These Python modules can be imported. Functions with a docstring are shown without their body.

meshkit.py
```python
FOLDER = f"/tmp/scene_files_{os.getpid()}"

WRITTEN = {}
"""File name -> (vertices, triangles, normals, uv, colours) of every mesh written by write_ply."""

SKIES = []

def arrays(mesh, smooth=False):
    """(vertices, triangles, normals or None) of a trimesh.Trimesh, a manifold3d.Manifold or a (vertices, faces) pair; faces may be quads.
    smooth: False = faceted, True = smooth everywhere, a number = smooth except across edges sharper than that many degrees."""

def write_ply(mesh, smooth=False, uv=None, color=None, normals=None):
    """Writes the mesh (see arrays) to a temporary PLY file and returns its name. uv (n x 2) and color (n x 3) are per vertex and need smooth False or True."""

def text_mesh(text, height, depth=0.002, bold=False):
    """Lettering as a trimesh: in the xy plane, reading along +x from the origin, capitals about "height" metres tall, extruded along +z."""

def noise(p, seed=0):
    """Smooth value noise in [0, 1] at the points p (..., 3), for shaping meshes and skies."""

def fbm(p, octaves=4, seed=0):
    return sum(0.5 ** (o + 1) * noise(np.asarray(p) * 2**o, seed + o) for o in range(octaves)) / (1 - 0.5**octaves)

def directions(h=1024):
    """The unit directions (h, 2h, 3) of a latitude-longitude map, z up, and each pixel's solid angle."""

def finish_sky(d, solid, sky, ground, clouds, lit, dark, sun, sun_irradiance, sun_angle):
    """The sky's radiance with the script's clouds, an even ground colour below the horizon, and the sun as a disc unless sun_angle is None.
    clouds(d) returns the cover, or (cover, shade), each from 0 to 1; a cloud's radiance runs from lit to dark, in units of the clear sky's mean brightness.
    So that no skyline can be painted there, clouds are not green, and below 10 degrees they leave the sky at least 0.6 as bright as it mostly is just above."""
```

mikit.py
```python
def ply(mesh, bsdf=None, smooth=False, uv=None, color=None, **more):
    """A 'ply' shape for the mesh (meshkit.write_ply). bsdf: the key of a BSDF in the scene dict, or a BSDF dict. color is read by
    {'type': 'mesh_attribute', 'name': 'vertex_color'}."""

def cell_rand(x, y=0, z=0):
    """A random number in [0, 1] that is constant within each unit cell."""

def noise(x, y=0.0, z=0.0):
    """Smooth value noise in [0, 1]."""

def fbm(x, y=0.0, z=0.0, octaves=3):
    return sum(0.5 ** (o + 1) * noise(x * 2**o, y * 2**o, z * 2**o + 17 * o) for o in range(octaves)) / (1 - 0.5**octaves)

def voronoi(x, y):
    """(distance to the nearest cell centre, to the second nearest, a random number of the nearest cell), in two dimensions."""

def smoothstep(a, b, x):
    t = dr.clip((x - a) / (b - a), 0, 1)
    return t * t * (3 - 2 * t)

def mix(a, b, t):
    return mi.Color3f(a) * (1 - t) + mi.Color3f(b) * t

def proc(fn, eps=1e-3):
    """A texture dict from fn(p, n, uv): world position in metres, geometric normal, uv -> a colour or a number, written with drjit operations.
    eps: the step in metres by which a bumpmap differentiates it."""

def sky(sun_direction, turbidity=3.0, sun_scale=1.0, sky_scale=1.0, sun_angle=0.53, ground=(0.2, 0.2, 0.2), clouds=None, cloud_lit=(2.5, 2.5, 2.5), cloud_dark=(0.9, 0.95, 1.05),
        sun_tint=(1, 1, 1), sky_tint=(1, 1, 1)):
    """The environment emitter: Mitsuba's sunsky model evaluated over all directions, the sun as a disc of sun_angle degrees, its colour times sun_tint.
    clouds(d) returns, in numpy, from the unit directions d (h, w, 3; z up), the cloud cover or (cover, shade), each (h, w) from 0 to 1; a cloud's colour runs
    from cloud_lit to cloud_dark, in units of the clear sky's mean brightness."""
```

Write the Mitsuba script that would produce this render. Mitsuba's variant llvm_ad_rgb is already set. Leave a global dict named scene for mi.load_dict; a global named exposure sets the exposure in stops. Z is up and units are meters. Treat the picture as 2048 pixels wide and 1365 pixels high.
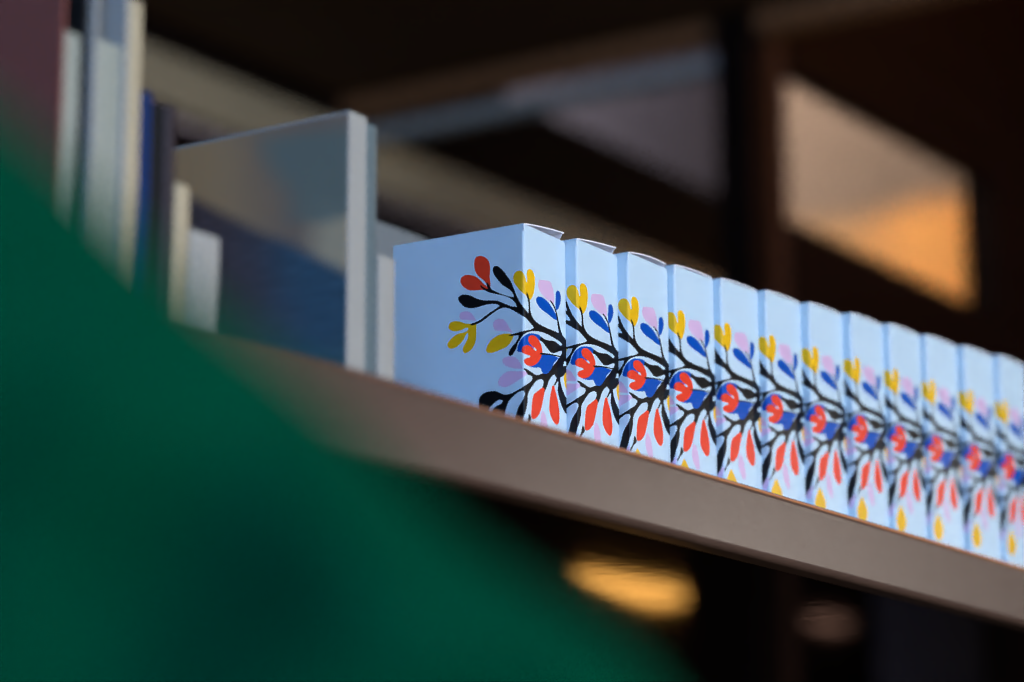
"""A row of pale blue printed boxes on a brown shelf, seen from below through a fast lens; books at the left, a timber frame far behind.
World: x along the shelf, y into it, z up, metres; the origin is the left front bottom corner of the nearest box, on the shelf's top."""
import math
import numpy as np
import trimesh, shapely, manifold3d
import drjit as dr
import mitsuba as mi
import mikit, meshkit

scene = {'type': 'scene'}
labels = {}
exposure = 0.0

# ---------------------------------------------------------------- camera
EYE = np.array([-1.12724, -0.73457, -0.23984])
FWD = np.array([0.81407, 0.53584, 0.22397])
UP = np.array([-0.18708, -0.12314, 0.97460]) + 0.00376 * np.array([0.54981, -0.83529, 0.0])
scene['camera'] = {'type': 'thinlens', 'fov': 20.833, 'fov_axis': 'x', 'near_clip': 0.02, 'far_clip': 40.0,
                   'aperture_radius': 0.0115, 'focus_distance': 1.415,
                   'to_world': mi.ScalarTransform4f().look_at(origin=EYE.tolist(), target=(EYE + FWD).tolist(), up=UP.tolist())}

# ---------------------------------------------------------------- daylight from windows behind and beside the camera, and an added blue fill
def window(label, center, normal, width, height, L):
    k = 'window' if 'window__pane' not in scene else 'window_%03d' % (sum(q.endswith('__pane') for q in scene))
    labels[k] = {'label': label, 'category': 'window'}
    c, n = np.array(center, float), np.array(normal, float)
    tw = mi.ScalarTransform4f().look_at(origin=c.tolist(), target=(c + n).tolist(), up=[0, 0, 1]) @ mi.ScalarTransform4f().scale([width / 2, height / 2, 1])
    scene[k + '__pane'] = {'type': 'rectangle', 'to_world': tw, 'emitter': {'type': 'area', 'radiance': {'type': 'rgb', 'value': list(L)}}}
window('wide daylight window behind the camera', (-0.6, -3.2, 0.1), (0, 1, 0), 4.2, 3.0, (3.1, 3.0, 2.9))
window('narrow daylight window beyond the right end of the shelf', (3.6, -2.15, 0.33), (-0.86, 0.5, 0), 0.36, 0.95, (6.6, 6.0, 5.3))
window('added blue fill light, out of view, left of the shelf', (-2.8, -2.1, 0.9), (1, 0.72, -0.2), 1.5, 1.9, (1.9, 4.1, 8.5))  # added fill that brightens and tints the left-facing sides

PRINT = [
('pink',[-3503,3987,-3614,3984,-3668,3989,-3721,4000,-3773,4022,-3822,4054,-3860,4094,-3883,4156,-3882,4224,-3868,4271,-3845,4316,-3814,4352,-3768,4382,-3714,4403,-3658,4418,-3603,4430,-3435,4453,-3267,4485,-3031,4546,-2869,4601,-2915,4484,-2982,4354,-3008,4313,-3080,4219,-3162,4133,-3210,4094,-3262,4060,-3317,4033,-3377,4011]),
('pink',[-1442,4651,-1550,4645,-1604,4651,-1656,4663,-1703,4681,-1749,4706,-1791,4737,-1824,4772,-1850,4822,-1863,4881,-1865,4938,-1857,4989,-1842,5040,-1821,5088,-1795,5132,-1757,5172,-1709,5204,-1611,5244,-1513,5265,-1159,5315,-1109,5326,-962,5372,-866,5409,-700,5483,-743,5399,-804,5296,-1044,4927,-1147,4801,-1186,4764,-1229,4732,-1278,4704,-1331,4681]),
('pink',[-841,6647,-943,6646,-1045,6652,-1145,6670,-1201,6689,-1255,6718,-1297,6755,-1318,6811,-1312,6871,-1286,6918,-1248,6962,-1167,7036,-1084,7102,-995,7158,-847,7223,-693,7273,-453,7329,-265,7359,-45,7377,-150,7248,-268,7045,-333,6946,-407,6850,-449,6808,-534,6743,-630,6694,-733,6662]),
('pink',[-799,7398,-953,7402,-1054,7418,-1102,7431,-1154,7451,-1253,7506,-1345,7572,-1427,7639,-1499,7716,-1528,7758,-1553,7814,-1567,7877,-1565,7936,-1545,7989,-1511,8038,-1468,8078,-1421,8109,-1368,8134,-1256,8168,-1197,8177,-1074,8178,-1014,8171,-904,8144,-691,8066,-439,7953,-221,7867,2,7760,163,7665,216,7613,235,7561,197,7533,70,7500,12,7492,-166,7485,-387,7466,-497,7453,-698,7410]),
('yellow',[-4125,4423,-4226,4422,-4278,4428,-4327,4437,-4374,4452,-4428,4480,-4477,4520,-4515,4566,-4538,4630,-4536,4697,-4514,4750,-4479,4801,-4436,4843,-4394,4869,-4348,4890,-4249,4920,-4150,4940,-4000,4952,-3900,4950,-3800,4940,-3704,4917,-3612,4877,-3565,4863,-3514,4855,-3410,4856,-3342,4892,-3364,4968,-3413,5014,-3472,5047,-3532,5064,-3595,5074,-3708,5085,-3857,5091,-3957,5107,-4107,5151,-4155,5171,-4259,5226,-4357,5290,-4451,5362,-4497,5401,-4576,5489,-4602,5551,-4606,5618,-4595,5664,-4573,5708,-4544,5745,-4503,5777,-4454,5801,-4403,5816,-4342,5823,-4279,5822,-4217,5813,-4161,5799,-4051,5760,-3999,5734,-3846,5640,-3751,5567,-3668,5489,-3596,5402,-3570,5360,-3528,5271,-3472,5184,-3438,5143,-3404,5122,-3367,5146,-3342,5196,-3340,5256,-3348,5318,-3364,5378,-3385,5430,-3412,5480,-3472,5576,-3596,5745,-3628,5802,-3655,5861,-3673,5921,-3675,5989,-3658,6055,-3626,6110,-3580,6149,-3537,6159,-3488,6158,-3390,6131,-3288,6089,-3194,6034,-3152,6002,-3074,5929,-3009,5846,-2981,5800,-2956,5751,-2916,5648,-2889,5545,-2876,5441,-2868,5283,-2867,4949,-2854,4717,-3132,4681,-3330,4668,-3426,4651,-3565,4605,-3763,4517,-3865,4482,-4020,4439]),
('yellow',[-895,5480,-1150,5450,-1303,5448,-1405,5458,-1508,5475,-1609,5502,-1710,5537,-1857,5614,-1949,5676,-2079,5786,-2154,5872,-2186,5920,-2241,6022,-2276,6124,-2278,6175,-2254,6230,-2211,6275,-2164,6300,-2111,6318,-2058,6328,-1997,6333,-1936,6334,-1813,6325,-1711,6307,-1508,6258,-1253,6206,-1102,6154,-1005,6107,-960,6078,-881,6011,-777,5892,-718,5811,-671,5723,-649,5657,-649,5595,-687,5548,-746,5517]),
('red',[-2649,1235,-2773,1241,-2832,1256,-2881,1282,-2918,1323,-2946,1376,-2981,1495,-2990,1553,-2991,1614,-2988,1675,-2973,1792,-2950,1904,-2933,1959,-2889,2062,-2860,2111,-2829,2158,-2758,2247,-2676,2327,-2401,2554,-2357,2596,-2319,2643,-2112,2936,-2004,2884,-2019,2670,-2050,2507,-2055,2452,-2052,2347,-2036,2189,-2030,2078,-2027,1902,-2041,1792,-2068,1690,-2109,1593,-2162,1509,-2227,1432,-2304,1365,-2399,1313,-2497,1271,-2547,1253]),
('red',[-3379,2120,-3429,2115,-3531,2117,-3628,2138,-3677,2159,-3724,2188,-3766,2223,-3799,2261,-3819,2309,-3826,2365,-3821,2419,-3802,2479,-3772,2537,-3737,2591,-3674,2670,-3604,2743,-3565,2775,-3471,2839,-3317,2916,-3220,2947,-3119,2969,-2946,2988,-2759,2996,-2633,3007,-2358,3040,-2127,3021,-2141,2983,-2173,2927,-2213,2890,-2388,2751,-2645,2481,-2719,2412,-2806,2345,-2903,2279,-2954,2250,-3066,2202,-3252,2144]),
('yellow',[494,2186,447,2200,401,2222,359,2251,324,2284,294,2325,270,2372,242,2473,241,2526,284,2802,283,2857,262,2911,229,2941,195,2911,164,2857,90,2677,-59,2459,-91,2426,-138,2393,-191,2367,-245,2348,-301,2338,-359,2336,-414,2344,-466,2361,-515,2387,-556,2422,-592,2469,-621,2524,-641,2581,-651,2629,-653,2679,-648,2728,-625,2833,-587,2932,-557,2983,-348,3250,-242,3368,-124,3473,-33,3534,179,3637,353,3745,399,3763,458,3772,520,3767,577,3751,627,3719,671,3674,747,3578,843,3425,870,3372,907,3278,950,3132,993,2931,1010,2778,1007,2616,990,2511,976,2463,956,2417,932,2372,902,2333,821,2254,774,2222,725,2198,670,2184,611,2177,551,2178]),
('pink',[1460,2547,1408,2579,1370,2628,1346,2672,1310,2767,1300,2815,1298,2864,1306,2913,1321,2959,1351,3013,1388,3064,1432,3108,1516,3175,1608,3234,1760,3307,1924,3364,2081,3410,2353,3471,2526,3496,2784,3523,2816,3378,2826,3261,2820,3150,2793,2990,2748,2836,2688,2697,2664,2652,2603,2563,2566,2516,2525,2475,2480,2445,2428,2427,2311,2420,2192,2427,2071,2441,1672,2501]),
('blue',[1338,3435,1289,3450,1240,3472,1195,3500,1158,3534,1127,3581,1108,3637,1103,3692,1115,3740,1142,3786,1178,3824,1269,3892,1370,3948,1539,4016,1781,4084,2201,4160,2766,4300,2883,4312,3093,4303,3074,4084,2870,3952,2691,3808,2601,3744,2467,3657,2374,3606,2219,3539,2112,3501,1999,3468,1819,3426,1698,3411,1578,3408,1456,3415]),
('blue',[3151,2757,3102,2780,3057,2813,3022,2853,2998,2910,2984,2973,2957,3151,2945,3316,2943,3416,2947,3614,2955,3711,2986,3804,3086,3769,3147,3735,3184,3701,3252,3624,3338,3494,3389,3395,3429,3293,3459,3177,3467,3119,3469,3060,3463,3005,3452,2950,3435,2896,3412,2848,3382,2810,3342,2780,3298,2759,3251,2748,3199,2747]),
('yellow',[4092,6613,4052,6615,4010,6651,3966,6708,3835,6907,3753,7002,3717,7052,3694,7105,3686,7162,3690,7224,3701,7286,3739,7455,3756,7508,3806,7605,3874,7694,3958,7767,4060,7848,4109,7878,4153,7891,4188,7879,4255,7803,4324,7700,4386,7580,4437,7453,4468,7327,4475,7212,4451,7099,4399,6978,4329,6859,4249,6751,4167,6666]),
('black',[-1679,1894,-1734,1897,-1789,1912,-1832,1939,-1856,1978,-1868,2029,-1870,2080,-1862,2136,-1847,2193,-1827,2249,-1777,2348,-1718,2438,-1532,2676,-1441,2782,-1345,2883,-1211,2992,-898,3209,-857,3241,-777,3319,-706,3407,-676,3456,-631,3562,-616,3656,-766,3619,-884,3582,-1328,3409,-1485,3335,-1713,3203,-1880,3117,-1928,3080,-1964,3036,-2050,2878,-2119,2777,-2192,2694,-2228,2673,-2265,2715,-2256,2761,-2149,3018,-2238,2997,-2296,2976,-2350,2947,-2450,2876,-2574,2765,-2629,2766,-2605,2841,-2492,2960,-2407,3028,-2314,3086,-2106,3198,-2003,3242,-1904,3277,-1219,3495,-1070,3554,-978,3597,-890,3645,-801,3704,-717,3770,-636,3847,-597,3891,-526,3984,-427,4181,-555,4157,-679,4127,-844,4066,-1156,3923,-1484,3750,-1627,3698,-1826,3656,-2193,3611,-2359,3583,-2508,3551,-2661,3505,-2822,3436,-3019,3323,-3216,3223,-3317,3182,-3465,3135,-3565,3116,-3666,3110,-3717,3111,-3814,3127,-3869,3151,-3920,3186,-3955,3228,-3961,3294,-3939,3364,-3885,3451,-3783,3572,-3701,3654,-3613,3729,-3565,3761,-3470,3806,-3368,3838,-3268,3864,-3169,3883,-3069,3893,-2966,3895,-2760,3882,-2478,3841,-2196,3816,-2083,3814,-1929,3821,-1776,3842,-1667,3870,-1562,3910,-1455,3986,-1746,4137,-2084,4271,-2188,4325,-2537,4522,-2638,4568,-2785,4608,-3087,4664,-3184,4687,-3215,4728,-3178,4773,-3063,4773,-2885,4753,-2735,4721,-2638,4692,-2538,4656,-2392,4592,-1860,4312,-1588,4187,-1532,4165,-1431,4141,-1257,4117,-1196,4118,-1097,4133,-1048,4145,-900,4199,-798,4250,-598,4367,-213,4621,-76,4700,-27,4721,74,4752,176,4790,592,4972,697,5021,887,5126,707,5223,651,5250,541,5293,284,5372,-9,5448,-570,5514,-891,5542,-919,5568,-898,5602,-748,5619,-322,5642,-354,5745,-384,5812,-454,5911,-536,6001,-577,6039,-708,6145,-748,6183,-791,6227,-870,6322,-901,6373,-924,6431,-938,6494,-938,6552,-907,6597,-856,6627,-802,6632,-750,6614,-706,6578,-622,6492,-546,6398,-483,6300,-433,6194,-408,6083,-390,6030,-357,5984,-277,5899,-214,5808,-178,5766,-98,5693,-10,5630,103,5566,220,5508,339,5456,470,5408,671,5348,871,5299,1005,5273,1214,5243,1438,5222,1663,5211,1888,5209,2113,5216,2339,5233,2641,5266,3149,5338,3286,5362,3353,5379,3412,5400,3603,5492,4310,6003,4320,5356,3930,5157,3777,5086,3679,5032,3582,4957,3498,4868,3465,4822,3437,4771,3362,4617,3123,4034,3076,3935,3026,3844,2971,3756,2906,3669,2827,3585,2736,3513,2634,3454,2524,3404,2467,3394,2412,3438,2449,3465,2557,3520,2722,3642,2797,3716,2832,3758,2919,3891,2965,3981,3005,4073,3078,4276,3106,4388,3135,4568,3244,4947,2675,4917,2094,4905,1681,4877,1456,4855,1307,4833,1111,4787,991,4746,878,4693,781,4624,695,4538,658,4492,626,4441,581,4326,550,4215,529,4054,529,3889,522,3835,509,3788,469,3698,383,3568,313,3487,274,3452,234,3435,180,3490,185,3535,223,3628,309,3756,332,3801,367,3915,388,4034,395,4197,382,4493,262,4442,128,4376,74,4342,30,4307,-52,4229,-197,4056,-259,3966,-344,3825,-395,3725,-464,3572,-704,3011,-801,2819,-888,2675,-1146,2329,-1226,2228,-1311,2132,-1435,2020,-1525,1956,-1574,1927,-1626,1905]),
('black',[1473,5461,1439,5504,1417,5577,1403,5678,1611,5699,1672,5712,1729,5732,1785,5758,2323,6044,2377,6066,2433,6082,2486,6091,2541,6094,2651,6088,2761,6071,2871,6041,2979,6005,3254,5891,3358,5856,3460,5830,3507,5827,3538,5900,3511,5949,3472,6003,3388,6106,3249,6238,2717,6691,2611,6795,2499,6930,2421,7016,2311,7112,2193,7204,1698,7306,1262,7479,1205,7494,1095,7509,983,7508,879,7495,417,7400,207,7365,-12,7342,-53,7348,-20,7418,166,7522,208,7573,253,7615,310,7627,495,7632,649,7649,693,7664,724,7736,698,7781,623,7868,540,7938,452,7996,259,8103,-24,8236,-80,8268,-188,8319,-351,8391,-602,8483,-761,8527,-925,8558,-1031,8565,-1136,8559,-1190,8549,-1297,8516,-1402,8469,-1507,8408,-1650,8335,-1742,8301,-1794,8292,-1902,8287,-2139,8287,-2308,8305,-2362,8316,-2462,8353,-2511,8378,-2597,8441,-2634,8485,-2665,8535,-2689,8587,-2703,8637,-2714,8741,-2717,8900,-2705,9003,-2687,9058,-2609,9220,-2590,9274,-2583,9330,-2592,9457,-2616,9586,-2677,9845,-2697,9974,-2700,10100,-2689,10188,-2667,10277,-2636,10365,-2597,10450,-2551,10529,-2500,10600,-2447,10659,-2384,10717,-2315,10769,-2242,10811,-2169,10840,-2100,10850,-2033,10832,-1966,10787,-1831,10669,-1765,10622,-1700,10600,-1655,10607,-1609,10630,-1564,10665,-1482,10755,-1450,10800,-1418,10863,-1359,11080,-1335,11146,-1300,11200,-1262,11229,-1212,11250,-1155,11261,-1099,11261,-1050,11250,-979,11217,-908,11174,-773,11068,-710,11009,-650,10950,-542,10826,-402,10621,-325,10486,-293,10421,-180,10150,-43,9770,53,9579,97,9480,159,9328,214,9172,247,9064,269,8955,272,8903,265,8746,272,8696,287,8647,308,8600,362,8509,392,8467,467,8380,870,7977,966,7896,1060,7827,1209,7737,1312,7694,1420,7663,1523,7641,1573,7635,1622,7634,1667,7642,1708,7665,1743,7702,1762,7743,1759,7801,1739,7864,1712,7922,1644,8026,1565,8126,1674,8219,1731,8257,1780,8277,1822,8262,1941,8133,1975,8085,2123,7850,2194,7708,2247,7617,2351,7486,2428,7405,2522,7326,2650,7239,2764,7169,3006,7318,2881,7531,2722,7728,2829,7751,2983,7577,3092,7467,3151,7469,3163,7524,3159,7587,3100,7838,3096,7888,3101,7939,3128,8041,3190,8198,3271,8370,3361,8525,3456,8655,3561,8776,3637,8850,3720,8915,3827,8973,4308,9186,4320,8443,4000,8243,3885,8159,3761,8049,3615,7889,3550,7803,3491,7713,3413,7554,3372,7443,3357,7381,3335,7231,3540,7146,3672,7077,3712,7042,3817,6915,3858,6883,3919,6853,3994,6826,4205,6766,4227,5349,3604,5455,3396,5586,3168,5513,3010,5475,2850,5450,2741,5450,2631,5459,2516,5474,2275,5516,2214,5523,2094,5527,1974,5526,1854,5518,1788,5508,1585,5459,1525,5453]),
('black',[1418,6358,1449,6389,1511,6392,1635,6375,2099,6290,2431,6242,3341,6171,3434,6097,2357,6185,1905,6233,1646,6269,1538,6290,1486,6304,1445,6327]),
('paper',[-1069,9188,-1159,9451,-1170,9514,-1212,9968,-1220,10118,-1218,10263,-1200,10400,-1180,10449,-1143,10496,-1096,10539,-1044,10573,-993,10595,-950,10600,-912,10585,-874,10553,-804,10456,-750,10350,-701,10232,-659,10111,-490,9558,-431,9391,-364,9257,-310,9172,-144,8985,-49,8842,-2,8747,32,8652,36,8607,12,8550,-36,8506,-77,8488,-124,8478,-171,8477,-225,8483,-331,8510,-382,8530,-475,8578,-807,8793,-896,8872,-955,8954,-1004,9046]),
('paper',[-2064,9115,-2159,9303,-2202,9401,-2274,9600,-2300,9700,-2306,9755,-2302,9818,-2291,9878,-2273,9925,-2250,9950,-2217,9948,-2173,9925,-2125,9888,-2081,9844,-2050,9800,-2008,9707,-1890,9300,-1851,9204,-1816,9157,-1767,9119,-1714,9090,-1668,9071,-1471,9014,-1375,8969,-1335,8938,-1309,8896,-1304,8851,-1334,8818,-1380,8798,-1439,8789,-1502,8787,-1562,8796,-1617,8815,-1671,8840,-1827,8936,-1927,9014,-2027,9075]),
('paper',[3752,6300,3619,6591,4002,6506,3982,6312]),
('paper',[3922,6014,3930,6074,3972,6104,4008,6109,4020,6064,4021,6002,4010,5960,3962,5982]),
('blue',[383,5521,328,5541,221,5590,-13,5720,-137,5810,-215,5885,-249,5927,-311,6025,-363,6130,-412,6237,-428,6292,-433,6355,-420,6414,-379,6464,-322,6499,-269,6512,-154,6525,-61,6558,-15,6561,205,6503,315,6467,533,6388,687,6323,863,6207,1050,6117,1132,6059,1184,6003,1232,5942,1321,5811,1467,5574,1490,5522,1495,5477,1469,5443,1417,5418,1362,5405,1311,5400,1207,5400,930,5421,752,5442,536,5480]),
('blue',[1485,6407,1116,6727,856,6937,701,7027,540,7107,483,7140,455,7168,467,7180,507,7186,636,7184,824,7172,1120,7131,1360,7072,1416,7065,1468,7067,1506,7100,1532,7157,1565,7208,1605,7239,1695,7288,1743,7302,1798,7309,1855,7309,1967,7293,2084,7260,2193,7209,2242,7176,2378,7058,2458,6979,2527,6902,2628,6782,2706,6670,2742,6627,2858,6507,2902,6472,3249,6238,2885,6219,2680,6221,2476,6234,2250,6263,2024,6301]),
('paper',[3110,6367,2932,6459,2881,6490,2841,6521,2767,6590,2734,6628,2701,6676,2660,6752,2995,6481]),
('red',[648,5555,529,5594,474,5623,425,5658,385,5705,356,5762,344,5820,356,5874,384,5929,422,5975,460,6003,505,6026,599,6063,708,6100,819,6130,1006,6154,1064,6169,1113,6215,1138,6252,1053,6271,996,6274,936,6260,702,6170,642,6151,532,6132,421,6125,261,6139,101,6173,-5,6212,-55,6237,-104,6277,-139,6328,-164,6392,-168,6457,-144,6521,-99,6570,-52,6595,-1,6613,108,6635,159,6638,416,6630,474,6642,557,6670,460,6719,247,6792,135,6836,78,6863,26,6896,-10,6942,-26,6995,-11,7050,25,7095,67,7118,114,7135,213,7157,327,7167,443,7165,558,7150,674,7121,788,7083,936,7023,1031,6975,1125,6920,1216,6854,1341,6746,1414,6670,1518,6544,1583,6447,1610,6396,1647,6301,1660,6251,1666,6202,1664,6138,1652,6074,1632,6013,1606,5959,1536,5860,1450,5768,1361,5695,1272,5637,1225,5614,1121,5572,1013,5540,959,5531,855,5527,750,5536]),
('paper',[819,6203,958,6258,1018,6275,1093,6273,1138,6265,1108,6209,1055,6172,997,6145,941,6136,886,6142,842,6176]),
('black',[1432,6356,1472,6372,1530,6379,1655,6376,1709,6360,1746,6313,1755,6263,1719,6257,1544,6290,1486,6309]),
('black',[397,9594,365,9630,338,9692,264,9944,231,10018,195,10071,153,10121,20,10265,-14,10316,-18,10381,5,10416,42,10387,82,10346,257,10147,320,10093,527,9936,577,9883,604,9829,599,9784,570,9730,527,9674,478,9627,432,9598]),
('red',[1686,8031,1629,8054,1517,8114,1155,8334,956,8447,867,8514,829,8558,797,8608,746,8717,706,8824,659,8989,639,9097,621,9360,593,9520,585,9625,594,9683,614,9740,646,9780,695,9798,756,9800,816,9793,930,9759,984,9734,1093,9664,1206,9576,1259,9529,1357,9427,1423,9334,1479,9233,1573,9029,1798,8397,1844,8231,1855,8167,1854,8107,1827,8060,1783,8028,1736,8021]),
('red',[2683,7750,2637,7773,2593,7808,2560,7851,2534,7903,2372,8386,2330,8563,2301,8752,2290,8929,2293,9043,2299,9099,2310,9153,2327,9204,2378,9302,2443,9392,2555,9512,2683,9614,2775,9669,2875,9708,2925,9718,2985,9715,3046,9696,3096,9663,3129,9628,3158,9587,3205,9493,3235,9389,3249,9271,3250,9152,3235,8997,3193,8789,3147,8625,3076,8418,3016,8271,2967,8169,2851,7958,2808,7838,2780,7786,2735,7756]),
('pink',[1642,9254,1602,9295,1566,9345,1536,9401,1511,9458,1480,9559,1460,9663,1451,9768,1457,9874,1477,9979,1509,10078,1553,10174,1608,10263,1642,10305,1764,10421,1867,10549,1903,10585,1943,10609,2001,10615,2066,10596,2118,10563,2150,10522,2174,10470,2191,10414,2198,10359,2196,10300,2176,10181,2074,9740,2034,9613,1985,9504,1922,9399,1853,9311,1812,9276,1767,9252,1702,9239]),
('yellow',[617,10195,374,10554,176,10809,132,10876,94,10946,74,10998,61,11056,54,11115,52,11175,56,11233,73,11355,106,11474,129,11529,157,11578,194,11625,238,11670,286,11711,337,11746,390,11776,443,11798,492,11812,543,11819,649,11816,751,11795,804,11778,910,11729,1008,11663,1101,11569,1150,11509,1236,11377,1271,11307,1298,11236,1321,11121,1323,11059,1310,10939,1294,10885,1266,10827,1230,10772,1051,10569,944,10433,869,10348,828,10310,783,10277]),
('pink',[-30,10159,-60,10163,-105,10191,-157,10231,-242,10309,-316,10398,-425,10541,-457,10591,-476,10644,-482,10700,-481,10762,-473,10824,-458,10879,-435,10924,-387,10952,-320,10960,-268,10941,-238,10900,-213,10850,-73,10418,-30,10245,-22,10189])]

# ---------------------------------------------------------------- helpers
T = mi.ScalarTransform4f

def key_for(name):
    if name not in scene:
        if not any(k.startswith(name + '__') for k in scene) and name not in labels:
            return name
    n = 1
    while True:
        k = f'{name}_{n:03d}'
        if k not in scene and k not in labels and not any(q.startswith(k + '__') for q in scene):
            return k
        n += 1

def bsdf(key, color, rough=0.5, spec=0.5, **more):
    if isinstance(color, (tuple, list)):
        color = {'type': 'rgb', 'value': list(color)}
    scene[key] = {'type': 'twosided', 'bsdf': {'type': 'principled', 'base_color': color,
                  'roughness': rough, 'specular': spec, **more}}

def part(parent, name, mesh, mat, smooth=False, **more):
    k = key_for(parent + '__' + name)
    scene[k] = mikit.ply(mesh, mat, smooth, **more)
    return k

def thing(name, label, cat, group=None, kind=None):
    k = key_for(name)
    labels[k] = {'label': label}
    if cat: labels[k]['category'] = cat
    if group: labels[k]['group'] = group
    if kind: labels[k]['kind'] = kind
    return k

def box(x0, x1, y0, y1, z0, z1, r=0.0):
    if r <= 0:
        m = trimesh.creation.box((x1 - x0, y1 - y0, z1 - z0))
        m.apply_translation(((x0 + x1) / 2, (y0 + y1) / 2, (z0 + z1) / 2))
        return m
    cs = [manifold3d.Manifold.sphere(r, 16).translate((x, y, z)) for x in (x0 + r, x1 - r) for y in (y0 + r, y1 - r) for z in (z0 + r, z1 - r)]
    h = manifold3d.Manifold.batch_hull(cs).to_mesh()
    return trimesh.Trimesh(h.vert_properties[:, :3], h.tri_verts, process=False)

def extrude_x(poly, x0, x1):
    """Profile (y, z) extruded along x."""
    m = trimesh.creation.extrude_polygon(poly, x1 - x0, engine='earcut')
    v = m.vertices.copy()
    m.vertices = np.stack([x0 + v[:, 2], v[:, 0], v[:, 1]], 1)
    return m

def extrude_y(poly, y0, y1):
    """Profile (x, z) extruded along y."""
    m = trimesh.creation.extrude_polygon(poly, y1 - y0, engine='earcut')
    v = m.vertices.copy()
    m.vertices = np.stack([v[:, 0], y1 - v[:, 2], v[:, 1]], 1)
    return m

# ---------------------------------------------------------------- materials
def pages_fn(p, n, uv):
    k = mikit.noise(p.x * 2600, p.y * 60, 3.0) * 0.6 + mikit.noise(p.x * 900, 7.0, p.z * 6) * 0.4
    return mikit.mix((0.20, 0.225, 0.185), (0.37, 0.385, 0.33), k)

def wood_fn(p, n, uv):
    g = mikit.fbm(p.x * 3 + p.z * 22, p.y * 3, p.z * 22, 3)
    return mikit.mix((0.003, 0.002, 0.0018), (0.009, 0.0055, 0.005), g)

def paint_fn(p, n, uv):
    g = mikit.fbm(p.x * 60, p.y * 60, p.z * 60, 3)
    f = mikit.noise(p.x * 1500, p.y * 1500, p.z * 1500)
    return mikit.mix((0.078, 0.047, 0.035), (0.096, 0.059, 0.045), g * 0.6 + f * 0.4)

def paint_bump(p, n, uv):
    return mikit.noise(p.x * 700, p.y * 700, p.z * 500) * 0.00004 + mikit.fbm(p.x * 25, p.y * 25, p.z * 160, 2) * 0.00002

def card_bump(p, n, uv):
    return mikit.noise(p.x * 1100, p.y * 1100, p.z * 1100) * 0.00002

def gloss_bump(p, n, uv):
    return mikit.noise(p.x * 210, p.y * 210, 1.0) * 0.0000045 + mikit.noise(p.x * 90, p.y * 90, 5.0) * 0.000007

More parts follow.
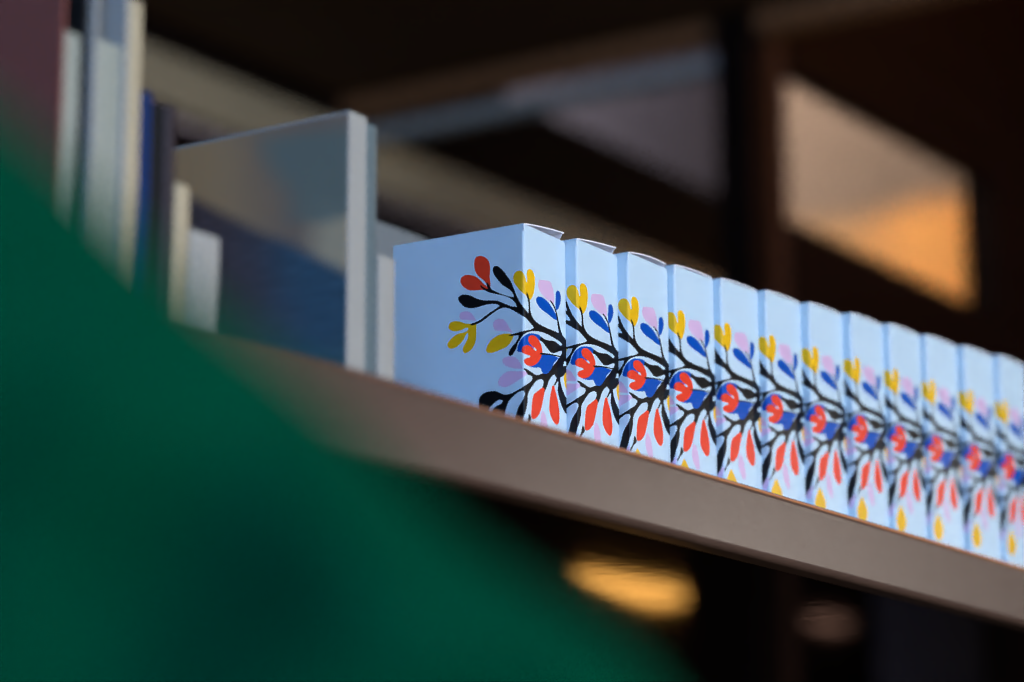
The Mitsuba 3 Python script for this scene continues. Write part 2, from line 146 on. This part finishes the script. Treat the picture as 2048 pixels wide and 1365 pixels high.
def cover_fn(p, n, uv):
    """Tones on the big book cover: brown and grey above a navy lake."""
    y, z = p.y * 1000, p.z * 1000
    w = (mikit.noise(y * 0.05, z * 0.05, 2.0) - 0.5) * 10
    border = 59 + (y + 31) * 0.55
    upper = mikit.mix((0.245, 0.175, 0.125), (0.42, 0.26, 0.125), mikit.smoothstep(-10, 60, y + w))
    upper = mikit.mix(upper, (0.50, 0.40, 0.25), mikit.smoothstep(-2, -22, y + w * 0.8) * mikit.smoothstep(22, 10, dr.abs(z - border - 13)))
    patch = 0.9 * mikit.smoothstep(16, -8, y + w * 1.2 - (z - 100) * 0.4) * mikit.smoothstep(26, 14, dr.abs(z - 106 + w))
    c = mikit.mix(upper, (0.165, 0.20, 0.165), patch)
    base = mikit.mix((0.080, 0.060, 0.062), (0.045, 0.098, 0.140), mikit.smoothstep(46, -14, y + w * 1.5))
    base = mikit.mix(base, (0.060, 0.135, 0.110), mikit.smoothstep(38, 2, z + w) * 0.75)
    base = base * (0.85 + 0.3 * mikit.noise(y * 0.12, z * 1.4, 4.0))
    return mikit.mix(c, base, mikit.smoothstep(6, -5, z - border + w * 0.3))

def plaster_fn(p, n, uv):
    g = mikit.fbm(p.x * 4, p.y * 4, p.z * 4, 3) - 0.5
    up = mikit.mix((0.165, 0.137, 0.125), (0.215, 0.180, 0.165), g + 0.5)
    low = mikit.mix((0.88, 0.45, 0.155), (0.42, 0.28, 0.16), mikit.smoothstep(1.62, 1.86, p.y + g * 0.1))  # orange dulled towards the far end: falloff of light painted in
    return mikit.mix(low, up, mikit.smoothstep(1.285, 1.375, p.z + g * 0.05))  # warm lamp gradient painted as a soft change of colour

def cloth_fn(p, n, uv):
    g = mikit.fbm(p.x * 90, p.y * 90, p.z * 90, 3)
    return mikit.mix((0.0003, 0.036, 0.0155), (0.0006, 0.056, 0.026), g)

scene['box_card'] = {'type': 'twosided', 'bsdf': {'type': 'principled', 'base_color': {'type': 'mesh_attribute', 'name': 'vertex_color'}, 'roughness': 0.20, 'specular': 0.11}}
scene['box_card'] = {'type': 'twosided', 'bsdf': {'type': 'bumpmap', 'bump': mikit.proc(card_bump, 2e-4), 'scale': 1.0, 'nested': scene['box_card']['bsdf']}}
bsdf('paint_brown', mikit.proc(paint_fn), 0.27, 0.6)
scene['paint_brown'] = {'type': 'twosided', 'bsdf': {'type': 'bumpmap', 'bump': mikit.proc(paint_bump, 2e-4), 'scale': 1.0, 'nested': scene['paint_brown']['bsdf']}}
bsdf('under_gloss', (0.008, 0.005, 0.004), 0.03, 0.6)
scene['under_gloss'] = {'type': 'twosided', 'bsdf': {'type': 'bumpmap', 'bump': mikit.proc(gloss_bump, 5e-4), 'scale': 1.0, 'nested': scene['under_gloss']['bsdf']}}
bsdf('book_pages', mikit.proc(pages_fn), 0.8, 0.2)
bsdf('wood_dark', mikit.proc(wood_fn), 0.6, 0.03)
bsdf('toned_cover', mikit.proc(cover_fn), 0.5, 0.4)
bsdf('cloth_white', (0.34, 0.34, 0.315), 0.6, 0.12)
bsdf('cloth_grey', (0.115, 0.155, 0.165), 0.6, 0.12)
bsdf('cloth_cream', (0.42, 0.36, 0.24), 0.6, 0.12)
bsdf('cloth_blue', (0.0015, 0.022, 0.10), 0.5, 0.12)
bsdf('cloth_black', (0.010, 0.011, 0.011), 0.5, 0.12)
bsdf('cloth_violet', (0.034, 0.030, 0.037), 0.5, 0.12)
bsdf('cloth_maroon', (0.22, 0.075, 0.06), 0.6, 0.12)
bsdf('cloth_dust', (0.20, 0.23, 0.24), 0.6, 0.12)
bsdf('beam_beige', (0.36, 0.31, 0.21), 0.6, 0.3)
bsdf('rail_brown', (0.19, 0.095, 0.046), 0.5, 0.4)
bsdf('trim_brown', (0.026, 0.015, 0.012), 0.6, 0.08)
bsdf('board_brown', (0.045, 0.024, 0.012), 0.6, 0.1)
bsdf('rail_grey', (0.27, 0.31, 0.33), 0.45, 0.5)
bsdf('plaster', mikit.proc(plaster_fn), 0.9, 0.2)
bsdf('plaster_grey', (0.27, 0.29, 0.44), 0.9, 0.2)
bsdf('green_fabric', mikit.proc(cloth_fn), 0.95, 0.0)
bsdf('lamp_metal', (0.05, 0.045, 0.04), 0.4, 0.5)

# ---------------------------------------------------------------- the shelf
shelf = thing('shelf', 'brown painted shelf with glossy dark underside, carrying the row of pale blue boxes', 'shelf')
front = shapely.box(-0.0802, -0.0317, -0.0719, -0.0043).buffer(0.0043, quad_segs=10)
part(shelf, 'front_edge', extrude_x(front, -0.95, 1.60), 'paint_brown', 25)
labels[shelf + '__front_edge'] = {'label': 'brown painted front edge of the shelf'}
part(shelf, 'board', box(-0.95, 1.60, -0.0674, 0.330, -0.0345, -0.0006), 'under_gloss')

# ---------------------------------------------------------------- the printed boxes
W, D, H, R = 0.0394, 0.0800, 0.1287, 0.0016
PAPER, CORE = (0.535, 0.700, 0.815), (0.81, 0.83, 0.89)
INK = {'pink': (0.66, 0.46, 0.68), 'yellow': (0.84, 0.49, 0.010), 'red': (0.82, 0.055, 0.022), 'blue': (0.0, 0.075, 0.43), 'black': (0.007, 0.007, 0.008), 'paper': PAPER}

def regions():
    """The print as flat, non-overlapping areas on the unfolded card: u from the left front corner, v down from the top, in mm."""
    layers = [(c, shapely.Polygon(np.array(f, float).reshape(-1, 2) / 100).buffer(0)) for c, f in PRINT]
    out, over = [], shapely.Polygon()
    for c, g in reversed(layers):
        rest = g.difference(over)
        if c != 'paper': out.append((c, rest))
        over = over.union(g)
    inked = shapely.union_all([g for c, g in out])
    return [(c, g) for c, g in out], inked

INKED, INKED_ALL = regions()

def wrap(u, v):
    """Unfolded card position (mm) -> point and normal on the box, with the rounded left front corner."""
    u, v = np.asarray(u) / 1000, np.asarray(v) / 1000
    side, face = u <= -R, u >= R
    a = (u + R) / (2 * R) * math.pi / 2
    x = np.where(side, 0.0, np.where(face, u, R - R * np.cos(a)))
    y = np.where(side, -u, np.where(face, 0.0, R - R * np.sin(a)))
    nx = np.where(side, -1.0, np.where(face, 0.0, -np.cos(a)))
    ny = np.where(side, 0.0, np.where(face, -1.0, -np.sin(a)))
    return np.stack([x, y, H - v], -1), np.stack([nx, ny, 0 * u], -1)

def flat_tris(g):
    for q in getattr(g, 'geoms', [g]):
        if q.geom_type == 'Polygon' and q.area > 1e-4:
            yield trimesh.creation.triangulate_polygon(q, engine='earcut')

CUTS = [-1000 * D] + [1000 * R * (-1 + 2 * k / 6) for k in range(7)] + [1000 * W]

def box_body(tl, tr):
    """The carton: printed outside, white inside, open at the top. tl, tr: how much (mm) the front's left and right top corners stand above the nominal height."""
    V, N, F, C, UV = [], [], [], [], []
    def add(p, n, f, col, uv=None):
        k = sum(len(a) for a in V)
        V.append(p); N.append(np.broadcast_to(n, p.shape)); F.append(np.asarray(f) + k); C.append(np.tile(col, (len(p), 1)))
        UV.append(uv if uv is not None else np.stack([p[:, 0] + p[:, 1], p[:, 2] + 0.001 * p[:, 0]], 1))
    card = shapely.Polygon([(-1000 * D, 1000 * H), (-1000 * D, -tl), (0, -tl), (1000 * W - 1.4, -tr), (1000 * W, -tr + 1.2), (1000 * W, 1000 * H)])
    for c, g in INKED + [('paper', card.difference(INKED_ALL))]:
        g = g.intersection(card)
        for a, b in zip(CUTS[:-1], CUTS[1:]):
            for v2, f in flat_tris(g.intersection(shapely.box(a, -50, b, 200))):
                p, n = wrap(v2[:, 0], v2[:, 1])
                f = np.array(f)
                turn = (np.cross(p[f[:, 1]] - p[f[:, 0]], p[f[:, 2]] - p[f[:, 0]]) * n[f[:, 0]]).sum(1) < 0
                f[turn] = f[turn][:, ::-1]
                add(p, n, f, INK[c], v2[:, :2] / 1000)
    q = [[0, 1, 2], [0, 2, 3]]
    hl, hr = H + tl / 1000, H + tr / 1000 - 0.0012
    P = np.array
    add(P([[W, 0, 0], [W, D, 0], [W, D, hr], [W, 0, hr]]), P([1, 0, 0]), q, PAPER)
    add(P([[W, D, 0], [0, D, 0], [0, D, hl], [W, D, hr]]), P([0, 1, 0]), q, PAPER)
    add(P([[0, D, 0], [W, D, 0], [W, 0, 0], [0, 0, 0]]), P([0, 0, -1]), q, PAPER)
    t = 0.0005                                                     # the inside of the card and its cut rim
    add(P([[t, t, hl], [W - t, t, hr], [W - t, t, 0.002], [t, t, 0.002]]), P([0, 1, 0]), q, CORE)
    add(P([[W - t, t, hr], [W - t, D - t, hr], [W - t, D - t, 0.002], [W - t, t, 0.002]]), P([-1, 0, 0]), q, CORE)
    add(P([[W - t, D - t, hr], [t, D - t, hl], [t, D - t, 0.002], [W - t, D - t, 0.002]]), P([0, -1, 0]), q, CORE)
    add(P([[t, D - t, hl], [t, t, hl], [t, t, 0.002], [t, D - t, 0.002]]), P([1, 0, 0]), q, CORE)
    path = meshkit.write_ply(trimesh.Trimesh(np.vstack(V), np.vstack(F), process=False), uv=np.vstack(UV), color=np.vstack(C), normals=np.vstack(N))
    return path

def lid_mesh(zl, zr, bow):
    """The lid: a card strip hinged on the box's left top edge, rising to the right; zl, zr in mm above the nominal height."""
    t = 0.75
    xs = np.linspace(1.2, 1000 * W - 1.0, 14)
    s = (xs - xs[0]) / (xs[-1] - xs[0])
    zt = zl + (zr - zl) * s + bow * 4 * s * (1 - s)
    top = [(-0.05, -3.0), (-0.03, zl - 1.5), (0.15, zl - 0.55), (0.55, zl - 0.1)] + list(zip(xs, zt))
    bot = list(zip(xs[::-1], zt[::-1] - t)) + [(0.9, zl - 0.75), (0.55, zl - 1.1), (0.45, zl - 1.7), (0.45, -3.0)]
    poly = shapely.Polygon(np.array(top + bot) / 1000 + [0, H])
    m = extrude_y(poly, 0.0001 + 0.0, D - 0.0002)
    m.unmerge_vertices()
    up = np.repeat(m.face_normals, 3, 0)
    col = np.where(((up[:, 2] > 0.3) | (up[:, 0] < -0.5))[:, None], PAPER, CORE)
    return m, col

def tuck_mesh(zr):
    t = 0.0005
    g = shapely.Polygon([(0.0006, 0), (0.0075, -0.0105), (0.012, -0.0125), (D - 0.012, -0.0125), (D - 0.0075, -0.0105), (D - 0.0008, 0)])
    m = trimesh.creation.extrude_polygon(g, t, engine='earcut')
    v = m.vertices.copy()
    m.vertices = np.stack([W - 0.0016 + v[:, 2], v[:, 0], H + zr / 1000 - 0.0004 + v[:, 1]], 1)
    return m

# x, y of the left front bottom corner (mm), turn (degrees), top left, top right, lid left, lid right, lid bow (mm)
ROW = [(0.0, 0.0, 0.68, 0.4, -0.3, 1.1, 4.7, 0.45),
       (39.7, -6.3, -0.44, 0.5, -0.1, 1.2, 4.5, 0.35),
       (78.8, -13.3, -0.91, 0.8, 0.1, 1.5, 3.0, 1.2),
       (118.4, -18.1, -2.19, 1.75, 1.9, 2.5, 2.9, 0.7),
       (157.9, -24.3, -1.78, 1.75, 2.1, 2.5, 3.1, 0.7),
       (197.2, -30.6, -1.37, 2.25, 2.5, 3.0, 3.5, 0.7),
       (236.3, -37.1, -1.32, 2.35, 2.6, 3.1, 3.6, 0.7),
       (275.4, -43.6, -1.28, 3.15, 3.3, 3.9, 4.3, 0.7),
       (315.0, -48.8, -1.38, 3.95, 4.0, 4.7, 5.0, 0.7),
       (355.0, -53.4, -2.58, 4.25, 4.3, 5.0, 5.3, 0.7),
       (395.1, -59.8, -1.95, 4.35, 4.6, 5.1, 5.6, 0.7),
       (435.3, -65.0, 0.0, 5.45, 5.4, 6.2, 6.4, 0.7)]
NTH = ['nearest', 'second', 'third', 'fourth', 'fifth', 'sixth', 'seventh', 'eighth', 'ninth', 'tenth', 'eleventh', 'twelfth']
for i, (bx, by, turn, tl, tr, zl, zr, bow) in enumerate(ROW):
    if i == 0: text = 'nearest pale blue box, leftmost of the row, its flower-printed side showing and lid open'
    elif i == 11: text = 'twelfth pale blue flower-printed box from the left, cut off by the right picture edge'
    else: text = f'{NTH[i]} pale blue flower-printed box from the left in the row' + (', lid clearly open' if i == 1 else '')
    k = thing('printed_box', text, 'box', 'pale blue printed boxes in a row on the shelf')
    at = T().translate([bx / 1000, by / 1000, 0.0004]).rotate([0, 0, 1], turn)
    scene[k + '__body'] = {'type': 'ply', 'filename': box_body(tl, tr), 'face_normals': False, 'bsdf': {'type': 'ref', 'id': 'box_card'}, 'to_world': at}
    m, col = lid_mesh(zl, zr, bow)
    scene[k + '__lid'] = mikit.ply(m, 'box_card', False, color=col, to_world=at)
    df = trimesh.Trimesh([[0.001, 0.0006, H + tl / 1000 - 0.0003], [W - 0.002, 0.0006, H + tr / 1000 - 0.0006], [W - 0.003, 0.034, H + tr / 1000 - 0.004], [0.003, 0.034, H + tl / 1000 - 0.003],
                          [0.001, 0.0006, H + tl / 1000 - 0.0008], [W - 0.002, 0.0006, H + tr / 1000 - 0.0011], [W - 0.003, 0.034, H + tr / 1000 - 0.0045], [0.003, 0.034, H + tl / 1000 - 0.0035]],
                         [[0, 1, 2], [0, 2, 3], [6, 5, 4], [7, 6, 4], [0, 4, 5], [0, 5, 1], [1, 5, 6], [1, 6, 2], [2, 6, 7], [2, 7, 3], [3, 7, 4], [3, 4, 0]], process=False)
    scene[k + '__dust_flap'] = mikit.ply(df, 'box_card', False, color=np.tile(CORE, (8, 1)), to_world=at)
    tm = tuck_mesh(zr)
    scene[k + '__tuck_flap'] = mikit.ply(tm, 'box_card', False, color=np.tile(CORE, (len(tm.vertices), 1)), to_world=at)

# ---------------------------------------------------------------- the books at the left
def book(name, label, x0, x1, y, h, depth, mat, fore_edge=False, right=None, flat=False, lean=0.0, cat='book', side=None, page='book_pages', ph=None):
    """A book standing upright; its spine (or, with fore_edge, its pages) faces -y. Sizes in mm."""
    k = thing(name, label, cat)
    s = 0.001
    t = 1.6 if x1 - x0 > 6 else 0.9
    at = T().translate([x0 * s, y * s, 0.0004]).rotate([0, 1, 0], lean)
    w = x1 - x0
    if fore_edge:
        cov = [box(0, t * s, 0, depth * s, 0, h * s)]
        scene[k + '__back_cover'] = mikit.ply(box((w - t) * s, w * s, 0, depth * s, 0, h * s), right or mat, False, to_world=at)
        scene[k + '__spine'] = mikit.ply(box(t * s, (w - t) * s, (depth - t) * s, depth * s, 0, h * s), 'cloth_dust', False, to_world=at)
        pg = box((t + .05) * s, (w - t - .05) * s, 2.0 * s, (depth - t - .3) * s, 2 * s, (ph or h - 3) * s)
    else:
        a = [(x, (0.08 if flat else 0.5) * (abs(2 * x / w - 1) ** 3)) for x in np.linspace(0, w, 9)]
        prof = shapely.Polygon(a + [(w, depth), (w - t, depth), (w - t, t + 1.6), (t, t + 1.6), (t, depth), (0, depth)])
        m = trimesh.creation.extrude_polygon(prof, h, engine='earcut'); m.apply_scale(s)
        cov = [m]
        pg = box((t + .05) * s, (w - t - .05) * s, (t + 1.8) * s, (depth - 3) * s, 2 * s, (h - 3) * s)
    scene[k + '__cover'] = mikit.ply(trimesh.util.concatenate(cov), mat, 35, to_world=at)
    scene[k + '__pages'] = mikit.ply(pg, page, False, to_world=at)
    return k, at

k, at = book('tall_book', 'tall pale-spined book with brown and grey above navy on its cover, beside the nearest printed box', -186.4, -173.5, -30, 134, 118, 'cloth_white', flat=True)
scene[k + '__cover_tones'] = mikit.ply(box(-0.1868, -0.1864, -0.0290, 0.086, 0.0010, 0.1330), 'toned_cover')
labels[k + '__cover_tones'] = {'label': 'brown and grey above navy on the book cover'}
book('slim_book', 'slim grey book pressed against the right of the tall pale-spined book', -173.2, -165.2, -30, 131.5, 110, 'cloth_grey')
book('small_book', 'small white book, low, between the slim grey book and the nearest printed box', -164.9, -152.5, -31, 73, 60, 'cloth_white')
book('grey_folder', 'pale grey folder at the back of the shelf, peeking over the nearest printed box', 212, 275, 250, 219, 40, 'cloth_dust')
book('small_book', 'small white book leaning before the tall book cover, lowest of the left group', -292, -273.5, -30, 56, 70, 'cloth_white')
book('cream_book', 'short cream book left of the lowest white book', -302, -293, -30, 73, 75, 'cloth_cream')
book('violet_book', 'dark violet thin book to the left of the short cream book', -309.6, -302.6, -30, 103.5, 85, 'cloth_violet')
book('black_book', 'black thin book to the right of the blue spine', -316.8, -310, -29, 103, 85, 'cloth_black')
book('blue_book', 'book with the vivid blue spine', -323.8, -317.2, -30, 106, 85, 'cloth_blue')
book('cream_book', 'tall cream book to the left of the blue spine', -332.5, -324.4, -30, 142.0, 95, 'cloth_cream')
book('hardback_book', 'thick white book showing its page edges beside the tall cream book', -352.5, -333.0, -30, 168, 95, 'cloth_white', fore_edge=True, ph=121)
book('black_book', 'very thin black book between the two books that show their page edges', -356.5, -353.0, -26, 158, 95, 'cloth_black')
book('hardback_book', 'leftmost book, maroon cover, showing white page edges', -371.0, -357.0, -30, 170, 95, 'cloth_maroon', fore_edge=True, right='cloth_black', ph=119)

# ---------------------------------------------------------------- the timber frame and walls in the background
frame = thing('timber_frame', 'dark timber shelving frame standing far behind the boxes, out of focus', 'shelving')
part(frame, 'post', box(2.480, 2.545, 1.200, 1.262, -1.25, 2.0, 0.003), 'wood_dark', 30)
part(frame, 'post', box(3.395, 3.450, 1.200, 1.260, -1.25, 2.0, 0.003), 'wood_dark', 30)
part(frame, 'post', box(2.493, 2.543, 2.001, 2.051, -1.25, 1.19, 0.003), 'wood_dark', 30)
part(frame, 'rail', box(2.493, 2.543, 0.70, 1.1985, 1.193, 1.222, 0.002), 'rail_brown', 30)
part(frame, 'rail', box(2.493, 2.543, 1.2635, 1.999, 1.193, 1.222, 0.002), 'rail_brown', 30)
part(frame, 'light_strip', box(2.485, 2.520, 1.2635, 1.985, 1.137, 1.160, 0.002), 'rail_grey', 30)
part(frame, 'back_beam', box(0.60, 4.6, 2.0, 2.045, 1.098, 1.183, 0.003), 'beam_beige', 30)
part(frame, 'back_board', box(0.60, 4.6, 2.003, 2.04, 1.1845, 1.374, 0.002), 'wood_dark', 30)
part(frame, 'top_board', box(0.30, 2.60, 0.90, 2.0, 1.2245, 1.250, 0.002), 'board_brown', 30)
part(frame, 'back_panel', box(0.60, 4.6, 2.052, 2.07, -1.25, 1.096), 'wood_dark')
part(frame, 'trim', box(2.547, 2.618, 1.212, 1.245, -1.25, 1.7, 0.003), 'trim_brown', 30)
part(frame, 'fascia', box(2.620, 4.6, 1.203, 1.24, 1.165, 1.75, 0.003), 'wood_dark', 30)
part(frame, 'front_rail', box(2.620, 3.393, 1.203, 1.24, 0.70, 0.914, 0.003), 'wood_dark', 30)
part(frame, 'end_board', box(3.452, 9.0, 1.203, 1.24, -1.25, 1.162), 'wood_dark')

wall = thing('end_wall', 'wall, orange lower panel with painted light falloff, behind the right opening of the timber frame', 'wall')
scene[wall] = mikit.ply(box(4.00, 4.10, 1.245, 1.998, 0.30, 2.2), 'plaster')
bw = thing('back_wall', 'dim grey wall glimpsed through the gap left of the dark post', 'wall')
scene[bw] = mikit.ply(box(2.0, 8.0, 2.9, 3.0, -1.25, 3.6), 'plaster_grey')

# ---------------------------------------------------------------- added lights for the background, out of view
def lamp_ball(key, label, c, r, L):
    k = thing(key, label, 'lamp')
    b = trimesh.creation.icosphere(3, r); b.apply_translation(c)
    scene[k + '__globe'] = {**mikit.ply(b, 'lamp_metal', True), 'emitter': {'type': 'area', 'radiance': {'type': 'rgb', 'value': list(L)}}}
    cap = trimesh.creation.cylinder(r * 0.35, r * 0.5, sections=24); cap.apply_translation((c[0], c[1], c[2] + r * 1.2))
    scene[k + '__cap'] = mikit.ply(cap, 'lamp_metal', 30)
    return k
lamp_ball('added_globe_lamp', 'added warm globe lamp, out of view, to light the far orange wall', (3.20, 2.22, 1.92), 0.12, (150, 116, 84))  # added behind the back board so that the end wall looks warmly lit
hl = thing('added_drum_light', 'added large glowing warm drum, out of view, mirrored in the front edge of the shelf', 'lamp')
drum = trimesh.creation.cylinder(0.65, 0.75, sections=48); drum.apply_translation((3.1, -0.02, 1.62))  # added glow, sized so the rounded shelf edge mirrors an orange band
scene[hl + '__shade'] = {**mikit.ply(drum, 'lamp_metal', 30), 'emitter': {'type': 'area', 'radiance': {'type': 'rgb', 'value': [2.9, 1.0, 0.21]}}}
part(hl, 'cord', box(3.097, 3.103, -0.023, -0.017, 1.997, 2.8), 'lamp_metal')

def added_glow_bar(label, prof, y, L):  # added emitters standing in for the warm-lit wall mirrored in the underside
    k = thing('added_glow_bar', label, 'lamp')
    g = shapely.Polygon(prof).buffer(-0.003).buffer(0.003, quad_segs=6)
    x0, z0, x1, z1 = g.bounds
    scene[k + '__diffuser'] = {**mikit.ply(extrude_y(g, y, y + 0.04), 'lamp_metal', 30), 'emitter': {'type': 'area', 'radiance': {'type': 'rgb', 'value': list(L)}}}
    scene[k + '__bracket'] = mikit.ply(box(x0 + 0.1, x1 - 0.05, y + 0.041, 2.0515, (z0 + z1) / 2 - 0.005, (z0 + z1) / 2 + 0.005), 'lamp_metal')
added_glow_bar('added amber glowing shape low on the frame, mirrored as a glow in the shelf underside', [(3.25, -0.571), (3.42, -0.575), (3.60, -0.578), (3.62, -0.560), (3.57, -0.549), (3.48, -0.546), (3.38, -0.551), (3.27, -0.562)], 1.98, (2.9, 1.36, 0.28))
added_glow_bar('added dim pinkish glowing shape low on the frame, mirrored in the shelf underside', [(4.19, -0.586), (4.35, -0.589), (4.345, -0.581), (4.28, -0.574), (4.21, -0.576)], 1.98, (0.40, 0.21, 0.15))

# ---------------------------------------------------------------- the green cloth close to the lens
def cloth():
    ridge = np.array([(-826.6, -414.6, -88.9), (-820.0, -421.9, -95.2), (-813.4, -429.2, -101.9), (-810.6, -432.1, -105.3), (-804.8, -437.9, -112.5), (-800.6, -441.9, -118.2), (-795.8, -446.5, -124.5), (-793.2, -449.1, -127.8), (-790.5, -451.7, -131.4), (-786.0, -456.4, -136.7), (-781.0, -461.8, -141.9), (-776.5, -466.5, -147.0), (-772.3, -470.5, -152.5), (-767.4, -475.0, -159.7), (-761.5, -480.7, -167.6), (-756.2, -486.4, -173.1), (-751.1, -492.2, -177.6), (-746.2, -497.7, -182.2), (-741.5, -502.8, -187.3), (-737.4, -506.3, -193.7), (-733.3, -509.4, -201.2), (-729.0, -512.3, -209.8)]) / 1000
    tt = np.linspace(0, 1, len(ridge)); n = 90
    s = np.linspace(0, 1, n)
    rd = np.stack([np.interp(s, tt, ridge[:, k]) for k in range(3)], 1)
    ker = np.ones(9) / 9
    rd = np.stack([np.convolve(np.pad(rd[:, k], 4, mode='reflect', reflect_type='odd'), ker, 'valid') for k in range(3)], 1)
    across = np.array([0.80, 0.56, 0.20]); across /= np.linalg.norm(across)
    tan = rd[-1] - rd[0]; tan /= np.linalg.norm(tan)
    down = np.cross(tan, across); down /= np.linalg.norm(down)
    if down[2] > 0: down = -down
    rad = 0.030
    m = 70
    t = np.linspace(-1, 1, m)
    V = np.zeros((n, m, 3))
    for j, a in enumerate(t):
        d = abs(a) * 0.30
        arc = rad * math.pi / 2
        if d < arc:
            ph = d / rad; o, q = rad * (1 - math.cos(ph)), rad * math.sin(ph)
        else:
            o, q = rad + (d - arc), rad
        sg = -1 if a < 0 else 1
        S = s * 0.14
        fold = 0.0075 * np.sin(S * 95 + o * 17 + 0.6) * min(1, o / 0.035) + 0.0050 * np.sin(S * 170 - o * 33 + 2.0) * min(1, o / 0.05)
        fold -= 0.0120 * np.exp(-((o - 0.016 - 0.006 * np.sin(S * 40)) / 0.0070) ** 2) * np.clip((s - 0.50) / 0.15, 0, 1) * np.clip((0.97 - s) / 0.12, 0, 1)
        fold -= 0.0060 * np.exp(-((o - 0.055 - 0.03 * s) / 0.014) ** 2) * np.clip((s - 0.1) / 0.3, 0, 1)
        V[:, j] = rd + down * o + across * (q * sg) + across * (fold * (1 if a < 0 else 0.6))[:, None]
    idx = np.arange(n * m).reshape(n, m)
    f = np.stack([idx[:-1, :-1], idx[1:, :-1], idx[1:, 1:], idx[:-1, 1:]], -1).reshape(-1, 4)
    v = V.reshape(-1, 3)
    return trimesh.Trimesh(v, np.vstack([f[:, [0, 1, 2]], f[:, [0, 2, 3]]]), process=False)
gc = thing('green_cloth', 'dark green cloth close to the lens, fully out of focus, filling the lower left', 'cloth')
scene[gc] = mikit.ply(cloth(), 'green_fabric', True)
